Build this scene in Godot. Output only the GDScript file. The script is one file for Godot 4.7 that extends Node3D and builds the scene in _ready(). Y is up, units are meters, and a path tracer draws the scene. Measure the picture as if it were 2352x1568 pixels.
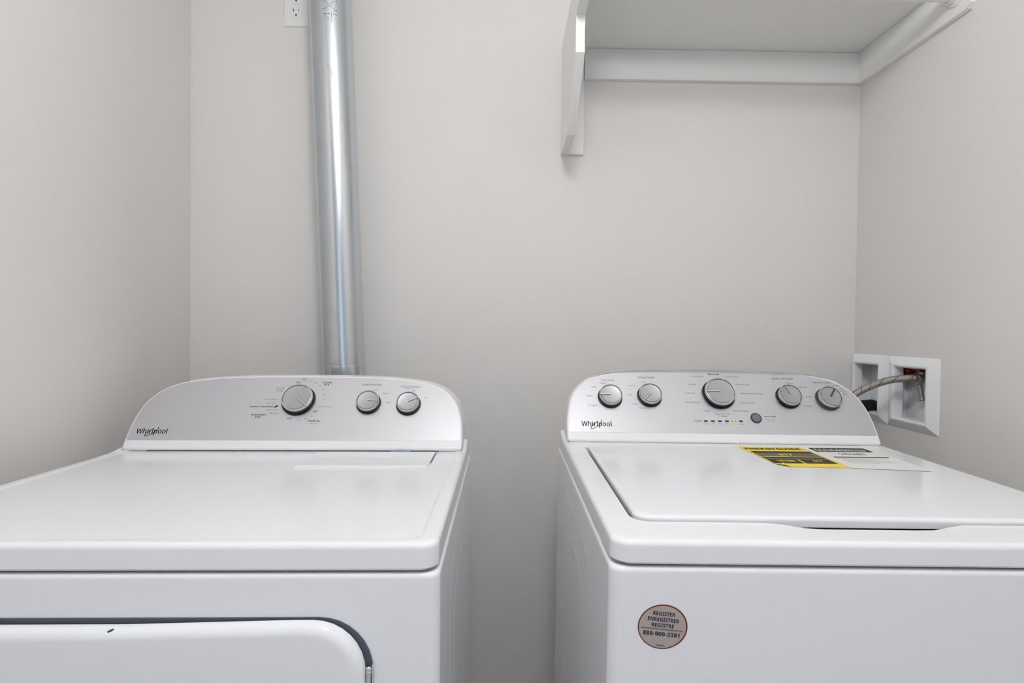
extends Node3D
# Laundry alcove: a dryer on the left and a washer on the right under a closet shelf, seen from in front.

const FOCAL := 1372.85          # pixels in a 2352 x 1568 frame
const EYE := 1.17               # camera height
const BACK := -1.7026           # back wall plane
const LEFT := -0.8934
const RIGHT := 1.0003
const FRONT := 2.3              # wall behind the camera
const CEIL := 2.40

var M := {}
var font_regular: SystemFont
var font_bold: SystemFont
var font_italic: SystemFont

# ------------------------------------------------------------------ mesh builder
class Shape:
	var tris := PackedVector3Array()
	var off := Vector3.ZERO

	func tri(a: Vector3, b: Vector3, c: Vector3) -> void:
		tris.append(a + off); tris.append(b + off); tris.append(c + off)

	func quad(a: Vector3, b: Vector3, c: Vector3, d: Vector3) -> void:
		tri(a, b, c); tri(a, c, d)

	func fan(ring: PackedVector3Array, flip: bool) -> void:
		var m := Vector3.ZERO
		for p in ring: m += p
		m /= ring.size()
		for i in ring.size():
			var a := ring[i]
			var b := ring[(i + 1) % ring.size()]
			if flip: tri(m, b, a)
			else: tri(m, a, b)

	# rings of equal point counts joined one after the other; turned outward by its own signed volume when closed
	func loft(rings: Array, cap_first := true, cap_last := true, closed := true, outward := true) -> void:
		var start := tris.size()
		for k in rings.size() - 1:
			var r: PackedVector3Array = rings[k]
			var q: PackedVector3Array = rings[k + 1]
			var n := r.size()
			for i in (n if closed else n - 1):
				var j := (i + 1) % n
				quad(r[i], r[j], q[j], q[i])
		if cap_first: fan(rings[0], true)
		if cap_last: fan(rings[-1], false)
		if outward:
			var vol := 0.0
			var ref := tris[start]
			for i in range(start, tris.size(), 3):
				vol += (tris[i] - ref).dot((tris[i + 1] - ref).cross(tris[i + 2] - ref))
			if vol < 0.0: flip_from(start)

	func flip_from(start: int) -> void:
		for i in range(start, tris.size(), 3):
			var t := tris[i + 1]
			tris[i + 1] = tris[i + 2]
			tris[i + 2] = t

	# a block with rounded edges: corners a and b, bevel r
	func block(a: Vector3, b: Vector3, r := 0.0015) -> void:
		var lo := Vector3(minf(a.x, b.x), minf(a.y, b.y), minf(a.z, b.z))
		var hi := Vector3(maxf(a.x, b.x), maxf(a.y, b.y), maxf(a.z, b.z))
		var rings := []
		for e in [[r, 0.0], [r * 0.3, r * 0.3], [0.0, r]]:
			rings.append(rect(lo, hi, e[0], lo.y + e[1]))
		for e in [[0.0, r], [r * 0.3, r * 0.3], [r, 0.0]]:
			rings.append(rect(lo, hi, e[0], hi.y - e[1]))
		loft(rings)

	func rect(lo: Vector3, hi: Vector3, inset: float, y: float) -> PackedVector3Array:
		var c := 0.4 * inset + 0.0004
		var x0 := lo.x + inset
		var x1 := hi.x - inset
		var z0 := lo.z + inset
		var z1 := hi.z - inset
		return PackedVector3Array([Vector3(x0 + c, y, z0), Vector3(x1 - c, y, z0), Vector3(x1, y, z0 + c), Vector3(x1, y, z1 - c), Vector3(x1 - c, y, z1), Vector3(x0 + c, y, z1), Vector3(x0, y, z1 - c), Vector3(x0, y, z0 + c)])

	# profile of (radius, height) turned about an axis
	func lathe(profile: Array, at: Vector3, axis: Vector3, n := 40, cap0 := true, cap1 := true) -> void:
		var w := axis.normalized()
		var u := w.cross(Vector3.RIGHT if absf(w.x) < 0.8 else Vector3.FORWARD).normalized()
		var v := w.cross(u)
		var rings := []
		for p in profile:
			var ring := PackedVector3Array()
			for i in n:
				var a := TAU * i / n
				ring.append(at + w * p[1] + (u * cos(a) + v * sin(a)) * p[0])
			rings.append(ring)
		loft(rings, cap0, cap1)

	func tube(path: PackedVector3Array, r: float, n := 16, caps := true) -> void:
		var rings := []
		var u := Vector3.ZERO
		for i in path.size():
			var d := (path[mini(i + 1, path.size() - 1)] - path[maxi(i - 1, 0)]).normalized()
			if u == Vector3.ZERO: u = d.cross(Vector3.UP if absf(d.y) < 0.8 else Vector3.RIGHT).normalized()
			u = (u - d * u.dot(d)).normalized()
			var v := d.cross(u)
			var ring := PackedVector3Array()
			for k in n:
				var a := TAU * k / n
				ring.append(path[i] + (u * cos(a) + v * sin(a)) * r)
			rings.append(ring)
		loft(rings, caps, caps)

	# normals: area-weighted over faces that meet at less than the crease angle
	func mesh(crease := 42.0) -> ArrayMesh:
		var count := tris.size() / 3
		var face := PackedVector3Array()
		var at := {}
		for t in count:
			var n := (tris[t * 3 + 1] - tris[t * 3]).cross(tris[t * 3 + 2] - tris[t * 3])
			face.append(n)
			for k in 3:
				var key := Vector3i((tris[t * 3 + k] * 50000.0).round())
				if at.has(key): at[key].append(t)
				else: at[key] = [t]
		var limit := cos(deg_to_rad(crease))
		var pos := PackedVector3Array()
		var nor := PackedVector3Array()
		for t in count:
			if face[t].length_squared() < 1e-20: continue
			var unit := face[t].normalized()
			for k in [0, 2, 1]:
				var p := tris[t * 3 + k]
				var sum := Vector3.ZERO
				for o in at[Vector3i((p * 50000.0).round())]:
					var f: Vector3 = face[o]
					if f.length_squared() > 1e-20 and f.normalized().dot(unit) > limit: sum += f
				pos.append(p)
				nor.append(sum.normalized() if sum.length_squared() > 0.0 else unit)
		var arrays := []
		arrays.resize(Mesh.ARRAY_MAX)
		arrays[Mesh.ARRAY_VERTEX] = pos
		arrays[Mesh.ARRAY_NORMAL] = nor
		var m := ArrayMesh.new()
		m.add_surface_from_arrays(Mesh.PRIMITIVE_TRIANGLES, arrays)
		return m

# ------------------------------------------------------------------ scene helpers
func put(called: String, s: Shape, mat: Material, parent: Node = self, crease := 42.0) -> MeshInstance3D:
	var o := MeshInstance3D.new()
	o.name = called
	o.mesh = s.mesh(crease)
	o.material_override = mat
	parent.add_child(o, true)
	return o

func put_mesh(called: String, m: Mesh, mat: Material, parent: Node) -> MeshInstance3D:
	var o := MeshInstance3D.new()
	o.name = called
	o.mesh = m
	o.material_override = mat
	parent.add_child(o, true)
	return o

func structure(called: String, s: Shape, mat: Material) -> MeshInstance3D:
	var o := put(called, s, mat)
	o.set_meta("kind", "structure")
	return o

func thing(called: String, label: String, category: String, at := Vector3.ZERO, group := "") -> Node3D:
	var o := Node3D.new()
	o.name = called
	o.position = at
	add_child(o, true)
	o.set_meta("label", label)
	o.set_meta("category", category)
	if group: o.set_meta("group", group)
	return o

func paint(called: String, c: Color, rough: float, metal := 0.0, spec := 0.5) -> StandardMaterial3D:
	var m := StandardMaterial3D.new()
	m.resource_name = called
	m.albedo_color = c
	m.roughness = rough
	m.metallic = metal
	m.metallic_specular = spec
	M[called] = m
	return m

func noise_tex(freq: float, size: int, seed_: int, as_normal := false, bump := 4.0, octaves := 3) -> NoiseTexture2D:
	var n := FastNoiseLite.new()
	n.seed = seed_
	n.frequency = freq
	n.fractal_octaves = octaves
	var t := NoiseTexture2D.new()
	t.width = size
	t.height = size
	t.seamless = true
	t.noise = n
	t.as_normal_map = as_normal
	t.bump_strength = bump
	return t

func materials() -> void:
	var wall := paint("wall_paint", Color(0.898, 0.888, 0.878), 0.85, 0.0, 0.35)
	wall.normal_enabled = true
	wall.normal_texture = noise_tex(0.02, 512, 5, true, 2.0, 3)
	wall.normal_scale = 0.12
	wall.uv1_triplanar = true
	wall.uv1_world_triplanar = true
	wall.uv1_scale = Vector3(2.2, 2.2, 2.2)
	paint("ceiling_paint", Color(0.96, 0.96, 0.955), 0.9)
	paint("floor_vinyl", Color(0.86, 0.85, 0.835), 0.5)
	paint("trim_white", Color(0.945, 0.94, 0.93), 0.35)
	paint("enamel", Color(0.938, 0.947, 0.963), 0.13, 0.0, 0.40)
	paint("plastic_white", Color(0.945, 0.947, 0.955), 0.25, 0.0, 0.5)
	paint("door_shade_grey", Color(0.33, 0.355, 0.40), 0.6)  # shade of the gap round the dryer door, as a flat colour
	paint("dark_gap", Color(0.05, 0.05, 0.06), 0.7)  # near-black that paints the shade inside narrow gaps
	paint("silver_panel", Color(0.80, 0.80, 0.82), 0.42, 0.65)
	paint("knob_black", Color(0.06, 0.06, 0.065), 0.3)
	paint("knob_grey", Color(0.28, 0.28, 0.30), 0.4)
	paint("chrome", Color(0.86, 0.86, 0.87), 0.14, 1.0)
	var face := paint("knob_face", Color(0.70, 0.705, 0.715), 0.34, 0.85)
	paint("print_dark", Color(0.22, 0.22, 0.24), 0.7, 0.0, 0.2)
	paint("logo_black", Color(0.05, 0.05, 0.06), 0.7, 0.0, 0.2)
	paint("print_grey", Color(0.46, 0.46, 0.49), 0.7, 0.0, 0.2)
	paint("ring_print", Color(0.84, 0.84, 0.86), 0.42, 0.6)
	paint("led_off", Color(0.08, 0.09, 0.10), 0.3)
	var led := paint("led_on", Color(0.55, 0.85, 0.1), 0.3)
	led.emission_enabled = true
	led.emission = Color(0.62, 0.95, 0.08)
	led.emission_energy_multiplier = 0.55
	paint("button_grey", Color(0.47, 0.47, 0.50), 0.4)
	var galv := paint("galvanized_steel", Color(0.80, 0.82, 0.84), 0.24, 1.0)
	galv.normal_enabled = true
	galv.normal_texture = noise_tex(0.02, 512, 11, true, 2.0, 3)
	galv.normal_scale = 0.05
	galv.uv1_triplanar = true
	galv.uv1_scale = Vector3(9, 0.4, 9)
	paint("outlet_white", Color(0.93, 0.93, 0.93), 0.3)
	paint("slot_dark", Color(0.10, 0.09, 0.085), 0.6)
	paint("box_white", Color(0.955, 0.96, 0.972), 0.3)
	var braid := paint("braided_steel", Color(0.62, 0.60, 0.57), 0.4, 0.85)
	braid.normal_enabled = true
	braid.normal_texture = noise_tex(0.25, 256, 3, true, 6.0, 1)
	braid.normal_scale = 0.5
	braid.uv1_triplanar = true
	braid.uv1_scale = Vector3(14, 14, 14)
	paint("tracer", Color(0.18, 0.17, 0.17), 0.5)
	paint("nickel", Color(0.70, 0.665, 0.63), 0.36, 1.0)
	paint("valve_red", Color(0.50, 0.07, 0.05), 0.4)
	paint("rubber_black", Color(0.025, 0.025, 0.027), 0.6)
	paint("label_yellow", Color(0.98, 0.88, 0.25), 0.5)
	paint("label_white", Color(0.93, 0.93, 0.92), 0.45)
	paint("label_ink", Color(0.16, 0.14, 0.08), 0.6)
	paint("label_grey", Color(0.42, 0.40, 0.34), 0.6)
	paint("label_soft", Color(0.80, 0.795, 0.79), 0.6)
	paint("sticker_tan", Color(0.70, 0.655, 0.635), 0.45)
	paint("sticker_red", Color(0.46, 0.10, 0.10), 0.45)
	paint("sticker_navy", Color(0.085, 0.075, 0.25), 0.5)
	paint("film_blue", Color(0.45, 0.63, 0.78), 0.3)
	var glow := paint("lamp_glow", Color(0.95, 0.95, 0.93), 0.4)
	glow.emission_enabled = true
	glow.emission = Color(1.0, 0.98, 0.96)
	glow.emission_energy_multiplier = 2.2
	font_regular = SystemFont.new()
	font_regular.font_names = PackedStringArray(["Droid Sans"])
	font_bold = SystemFont.new()
	font_bold.font_names = PackedStringArray(["Droid Sans"])
	font_bold.font_weight = 700
	font_italic = font_bold

# ------------------------------------------------------------------ outlines
# rounded rectangle in x,z seen from above; side counts are fixed so that any two of them can be lofted.
# front = +z side. r: [front right, back right, back left, front left]
func rrect(x0: float, x1: float, z0: float, z1: float, r: Array, y: float, side := 24, corner := 8) -> PackedVector3Array:
	var out := PackedVector3Array()
	var c := [[x1, z1, 1, 1, r[0], 0.0], [x1, z0, 1, -1, r[1], 90.0], [x0, z0, -1, -1, r[2], 180.0], [x0, z1, -1, 1, r[3], 270.0]]
	for k in 4:
		var q: Array = c[k]
		var cx: float = q[0] - q[2] * q[4]
		var cz: float = q[1] - q[3] * q[4]
		for i in corner + 1:
			var a := deg_to_rad(q[5] + 90.0 * i / corner)
			out.append(Vector3(cx + q[4] * sin(a), y, cz + q[4] * cos(a)))
		var e: Array = c[(k + 1) % 4]
		var a0 := out[-1]
		var ang := deg_to_rad(e[5])
		var b0 := Vector3(e[0] - e[2] * e[4] + e[4] * sin(ang), y, e[1] - e[3] * e[4] + e[4] * cos(ang))
		for i in range(1, side):
			out.append(a0.lerp(b0, float(i) / side))
	return out

# the same in x,y facing +z
func stand(ring: PackedVector3Array, z: float) -> PackedVector3Array:
	var out := PackedVector3Array()
	for p in ring: out.append(Vector3(p.x, -p.z, z))
	return out

func spline(pts: Array, sub: int) -> PackedVector2Array:
	var out := PackedVector2Array()
	for i in pts.size() - 1:
		var p0: Vector2 = pts[maxi(i - 1, 0)]
		var p1: Vector2 = pts[i]
		var p2: Vector2 = pts[i + 1]
		var p3: Vector2 = pts[mini(i + 2, pts.size() - 1)]
		for k in sub: out.append(p1.cubic_interpolate(p2, p0, p3, float(k) / sub))
	out.append(pts[-1])
	return out

func path3(pts: Array, sub := 8) -> PackedVector3Array:
	var out := PackedVector3Array()
	for i in pts.size() - 1:
		var p0: Vector3 = pts[maxi(i - 1, 0)]
		var p3: Vector3 = pts[mini(i + 2, pts.size() - 1)]
		for k in sub: out.append((pts[i] as Vector3).cubic_interpolate(pts[i + 1], p0, p3, float(k) / sub))
	out.append(pts[-1])
	return out

func inset2(ring: PackedVector2Array, d: float) -> PackedVector2Array:
	var out := PackedVector2Array()
	var n := ring.size()
	for i in n:
		var a := ring[(i - 1 + n) % n]
		var b := ring[(i + 1) % n]
		var t := (b - a).normalized()
		out.append(ring[i] + Vector2(-t.y, t.x) * d)     # ring runs counter-clockwise: left is inward
	return out

# ------------------------------------------------------------------ consoles
const TILT := 34.0
# (x, v, e) on the slanted console face -> the machine's own axes
func on_face(con: Dictionary, x: float, v: float, e := 0.0) -> Vector3:
	var c := cos(deg_to_rad(TILT))
	var s := sin(deg_to_rad(TILT))
	return Vector3(x, 0.003 + v * c + e * s, con.z - v * s + e * c) + con.off

func face_basis() -> Basis:
	var c := cos(deg_to_rad(TILT))
	var s := sin(deg_to_rad(TILT))
	return Basis(Vector3.RIGHT, Vector3(0, c, -s), Vector3(0, s, c))

func console_outline(hw: float) -> PackedVector2Array:
	var half := [Vector2(0, 0.006), Vector2(0, 0.02), Vector2(0.0004, 0.04), Vector2(0.002, 0.06), Vector2(0.0075, 0.09), Vector2(0.018, 0.116), Vector2(0.037, 0.139), Vector2(0.063, 0.1555), Vector2(0.10, 0.167), Vector2(0.157, 0.1745), Vector2(0.23, 0.1785), Vector2(hw, 0.180)]
	var right := spline(half, 6)
	var out := PackedVector2Array()
	out.append(Vector2(hw - 0.006, 0.0)); out.append(Vector2(hw - 0.003, 0.0008)); out.append(Vector2(hw - 0.0008, 0.003))
	for p in right: out.append(Vector2(hw - p.x, p.y))
	for i in range(right.size() - 2, -1, -1): out.append(Vector2(right[i].x - hw, right[i].y))
	out.append(Vector2(-hw + 0.0008, 0.003)); out.append(Vector2(-hw + 0.003, 0.0008)); out.append(Vector2(-hw + 0.006, 0.0))
	for i in range(1, 16): out.append(Vector2(lerpf(-hw + 0.006, hw - 0.006, i / 16.0), 0.0))
	return out

func build_console(root: Node3D, con: Dictionary, hw: float, z_rear: float) -> MeshInstance3D:
	var line := console_outline(hw)
	var s := Shape.new()
	var rings := []
	for e in [[0.006, 0.0], [0.002, 0.002], [0.0, 0.006]]:
		var ring := PackedVector3Array()
		for p in inset2(line, e[0]):
			var q := on_face(con, p.x, p.y)
			ring.append(Vector3(q.x, q.y, con.off.z + z_rear + e[1]))
		rings.append(ring)
	var r := 0.0045
	for k in 7:
		var a := PI / 2 * k / 6
		var ring := PackedVector3Array()
		for p in inset2(line, r * (1 - cos(a))): ring.append(on_face(con, p.x, p.y, -r + r * sin(a)))
		rings.append(ring)
	var again := PackedVector3Array()
	for p in inset2(line, r + 0.0012): again.append(on_face(con, p.x, p.y, 0.0))
	rings.append(again)
	s.loft(rings)
	# two pads that carry the console on the top
	for k in [-1, 1]:
		s.block(con.off + Vector3(k * (hw - 0.006), -0.001, con.z - 0.04), con.off + Vector3(k * (hw - 0.05), 0.006, con.z - 0.004), 0.001)
	var body := put("console", s, M.plastic_white, root)
	# silver overlay, slightly proud of the face
	var inner := inset2(line, 0.0048)
	var keep := PackedVector2Array()
	for p in inner:
		if p.y > 0.0245: keep.append(p)
	var x_end := keep[-1].x
	var corner := PackedVector2Array()
	corner.append(Vector2(keep[0].x - 0.0025, 0.0207)); corner.append(Vector2(keep[0].x - 0.0006, 0.0216))
	corner.append_array(keep)
	corner.append(Vector2(x_end + 0.0006, 0.0216)); corner.append(Vector2(x_end + 0.0025, 0.0207))
	for i in range(1, 12): corner.append(Vector2(lerpf(x_end + 0.0025, keep[0].x - 0.0025, i / 12.0), 0.0205))
	var p := Shape.new()
	var two := []
	for e in [-0.001, 0.0003, 0.0004]:
		var ring := PackedVector3Array()
		for q in (inset2(corner, 0.0002) if e == 0.0004 else corner): ring.append(on_face(con, q.x, q.y, e))
		two.append(ring)
	p.loft(two)
	put("control_panel", p, M.silver_panel, body)
	# dark block painted as the shade in the gap below the console
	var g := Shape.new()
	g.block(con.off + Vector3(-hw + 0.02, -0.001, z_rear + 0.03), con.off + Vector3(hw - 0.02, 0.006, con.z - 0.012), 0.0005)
	put("base_gap_shade", g, M.dark_gap, body)
	return body

func letters(st: SurfaceTool, text: String, font: Font, basis: Basis, at: Vector3, width: float, height := 0.0, slant := 0.0) -> void:
	var t := TextMesh.new()
	t.text = text
	t.font = font
	t.font_size = 48
	t.pixel_size = 0.01
	t.curve_step = 3.0
	t.depth = 0.002
	var box := t.get_aabb()
	var k := width / box.size.x
	var ky := -k * height if height < 0.0 else k if height == 0.0 else height / box.size.y
	var m := box.position + box.size / 2
	var b := Basis(basis.x * k, (basis.y + basis.x * slant) * ky, basis.z * 0.05)
	st.append_from(t, 0, Transform3D(b, at - b * Vector3(m.x, m.y, 0.0)))

func lettering(body: Node3D, con: Dictionary, rows: Array) -> void:
	var dark := SurfaceTool.new()
	dark.begin(Mesh.PRIMITIVE_TRIANGLES)
	var grey := SurfaceTool.new()
	grey.begin(Mesh.PRIMITIVE_TRIANGLES)
	var b := face_basis()
	for r in rows:
		var st: SurfaceTool = grey if r[4] == 0 else dark
		var f: Font = font_bold if r[4] in [1, 2] else font_regular
		letters(st, r[0], f, b, on_face(con, r[1], r[2], 0.0005), r[3], -0.80, 0.22 if r[4] == 2 else 0.0)
	put_mesh("printed_lettering", dark.commit(), M.print_dark, body)
	put_mesh("small_lettering", grey.commit(), M.print_grey, body)

func logo(body: Node3D, con: Dictionary, x0: float, v: float, w: float) -> void:
	var st := SurfaceTool.new()
	st.begin(Mesh.PRIMITIVE_TRIANGLES)
	# struck twice a hair apart, which thickens the strokes
	for k in [-1, 1]:
		letters(st, "Whirlpool", font_regular, face_basis(), on_face(con, x0 + w / 2 + k * 0.00014, v + 0.0042 + k * 0.00005, 0.0005), w - 0.0003, 0.0160)
	put_mesh("logo", st.commit(), M.logo_black, body)
	# the tilted swirl round the letters
	var path := PackedVector3Array()
	for i in 49:
		var a := deg_to_rad(62.0 + 318.0 * i / 48.0)
		var e := Vector2(0.0152 * cos(a), 0.0042 * sin(a)).rotated(deg_to_rad(38.0))
		path.append(on_face(con, x0 + 0.0325 + e.x, v + 0.0040 + e.y, 0.0006))
	var s := Shape.new()
	s.tube(path, 0.0006, 6)
	put("logo_swirl", s, M.logo_black, body)

# ------------------------------------------------------------------ knobs
func build_knob(root: Node3D, con: Dictionary, x: float, v: float, r: float, angle: float, big: bool, plain_pointer := false) -> void:
	var o := Node3D.new()
	o.name = "knob"
	var b := face_basis()
	o.transform = Transform3D(Basis(b.x, b.z, -b.y), on_face(con, x, v, 0.0))
	root.add_child(o, true)
	var h := 0.019 if big else 0.0175
	var s := Shape.new()
	s.lathe([[r * 1.09, 0.0], [r * 1.09, 0.0012], [r * 1.05, 0.0018], [r * 1.0, 0.002], [r * 0.975, h - 0.006], [r * 0.9, h - 0.005]], Vector3.ZERO, Vector3.UP, 64)
	put("knob_body", s, M.knob_black if big else M.knob_grey if plain_pointer else M.knob_black, o, 30)
	s = Shape.new()
	s.lathe([[r * 0.9, h - 0.0065], [r * 0.985, h - 0.0062], [r, h - 0.0045], [r * 0.992, h - 0.0022], [r * 0.965, h - 0.0006], [r * 0.935, h], [r * 0.905, h - 0.0004], [r * 0.895, h - 0.0022], [r * 0.89, h - 0.004]], Vector3.ZERO, Vector3.UP, 64)
	put("chrome_ring", s, M.chrome, o, 60)
	s = Shape.new()
	var prof := [[r * 0.845, h - 0.0045], [r * 0.85, h - 0.0014], [r * 0.835, h - 0.0009]]
	for k in range(1, 9):
		var q := 0.835 * (1.0 - k / 9.0)
		prof.append([r * q, h - 0.0010 - 0.0009 * (1.0 - pow(q / 0.835, 2.0))])
	prof.append([r * 0.01, h - 0.0019])
	s.lathe(prof, Vector3.ZERO, Vector3.UP, 64)
	put("knob_face", s, M.knob_face, o, 30)
	# pointer: a ridge between two thin grooves
	var d := Vector3(cos(angle), 0, -sin(angle))
	var n := Vector3(-d.z, 0, d.x)
	var w := r * (0.036 if big else 0.046)
	for part in [["pointer_groove", w * 1.75, 0.0, "knob_grey"], ["pointer", w, 0.0007, "chrome" if not plain_pointer else "knob_grey"]]:
		s = Shape.new()
		var ring0 := PackedVector3Array()
		var ring1 := PackedVector3Array()
		var g: float = part[1]
		for c in [[r * 0.03, -g], [r * 0.9, -g], [r * 0.9, g], [r * 0.03, g]]:
			var p: Vector3 = d * c[0] + n * c[1]
			ring0.append(p + Vector3.UP * (h - 0.004))
			ring1.append(p + Vector3.UP * (h - 0.0009 + part[2]))
		s.loft([ring0, ring1])
		put(part[0], s, M[part[3]], o)

# ------------------------------------------------------------------ cabinets
func side_arches(s: Shape, x: float, dir: float, H: float, D: float) -> void:
	# the two pressed arches in the side panel (in axes: y from the top, z from the front)
	for arch in [[0.16, 0.560, 0.089, 0.085], [0.228, 0.49, 0.150, 0.08]]:
		var path := PackedVector3Array()
		var z0: float = -arch[0]
		var z1: float = -arch[1]
		var y0: float = -arch[2]
		var r: float = arch[3]
		path.append(Vector3(x, -H + 0.12, z0))
		for k in 13:
			var a := PI / 2 * k / 12
			path.append(Vector3(x, y0 - r + r * sin(a), z0 - r + r * cos(a)))
		for k in 13:
			var a := PI / 2 * k / 12
			path.append(Vector3(x, y0 - r + r * cos(a), z1 + r - r * sin(a)))
		path.append(Vector3(x, -H + 0.12, z1))
		var rings := []
		for i in path.size():
			var t := (path[mini(i + 1, path.size() - 1)] - path[maxi(i - 1, 0)]).normalized()
			var n := t.cross(Vector3.RIGHT)
			var ring := PackedVector3Array()
			for e in [[-0.013, -0.0008], [-0.009, 0.0], [-0.005, 0.0003], [0.0, 0.00045], [0.005, 0.0003], [0.009, 0.0], [0.013, -0.0008]]:
				ring.append(path[i] + n * e[0] + Vector3.RIGHT * dir * e[1])
			rings.append(ring)
		s.loft(rings, false, false, true)

func build_cabinet(root: Node3D, off: Vector3, W: float, H: float, D: float, lip: float) -> void:
	var hw := W / 2 + 0.002
	var s := Shape.new()
	s.off = off
	var rings := []
	var r := 0.006
	var c := [0.016, 0.006, 0.006, 0.016]
	rings.append(rrect(-hw, hw, -D, 0.0, c, -H + 0.03))
	rings.append(rrect(-hw, hw, -D, 0.0, c, -lip - 0.003 - r - 0.004))
	for k in 7:
		var a := PI / 2 * k / 6
		var i := r * (1 - cos(a))
		rings.append(rrect(-hw + i, hw - i, -D + i, -i, [0.016 - i * 0.6, 0.003, 0.003, 0.016 - i * 0.6], -lip - 0.003 - r + r * sin(a)))
	rings.append(rrect(-hw + 0.03, hw - 0.03, -D + 0.03, -0.03, [0.01, 0.003, 0.003, 0.01], -lip - 0.003))
	s.loft(rings)
	for k in [-1.0, 1.0]: side_arches(s, k * hw, k, H, D)
	put("cabinet", s, M.enamel, root)
	var neck := Shape.new()
	neck.off = off
	neck.loft([rrect(-hw + 0.012, hw - 0.012, -D + 0.02, -0.010, [0.012, 0.003, 0.003, 0.012], -lip - 0.006, 4, 4), rrect(-hw + 0.012, hw - 0.012, -D + 0.02, -0.010, [0.012, 0.003, 0.003, 0.012], -lip + 0.002, 4, 4)])
	put("top_gap_shade", neck, M.dark_gap, root)  # dark neck painted as the shade between cabinet and top

func build_feet(root: Node3D, off: Vector3, W: float, D: float, H: float) -> void:
	for x in [-W / 2 + 0.07, W / 2 - 0.07]:
		for z in [-0.06, -D + 0.06]:
			var top: Vector3 = off + Vector3(x, -H + 0.032, z)
			var down := (root.transform * top).y
			var f := Shape.new()
			f.lathe([[0.018, -down], [0.02, -down + 0.004], [0.012, -down + 0.010], [0.010, 0.0]], top, Vector3.UP, 20)
			put("foot", f, M.rubber_black, root)

func rise(p: Vector3, z0: float, h: float) -> Vector3:
	var t := clampf((z0 - p.z) / 0.07, 0.0, 1.0)
	return p + Vector3.UP * h * t * t * (3.0 - 2.0 * t)

func machine(called: String, label: String, category: String, corner: Vector3, yaw: float, pitch: float, roll: float, W: float, H: float, D: float) -> Node3D:
	var o := thing(called, label, category)
	var b := Basis(Vector3.UP, yaw) * Basis(Vector3.RIGHT, pitch) * Basis(Vector3.BACK, roll)
	o.transform = Transform3D(b, corner + b * Vector3(W / 2, -H, -D / 2))
	return o

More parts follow.
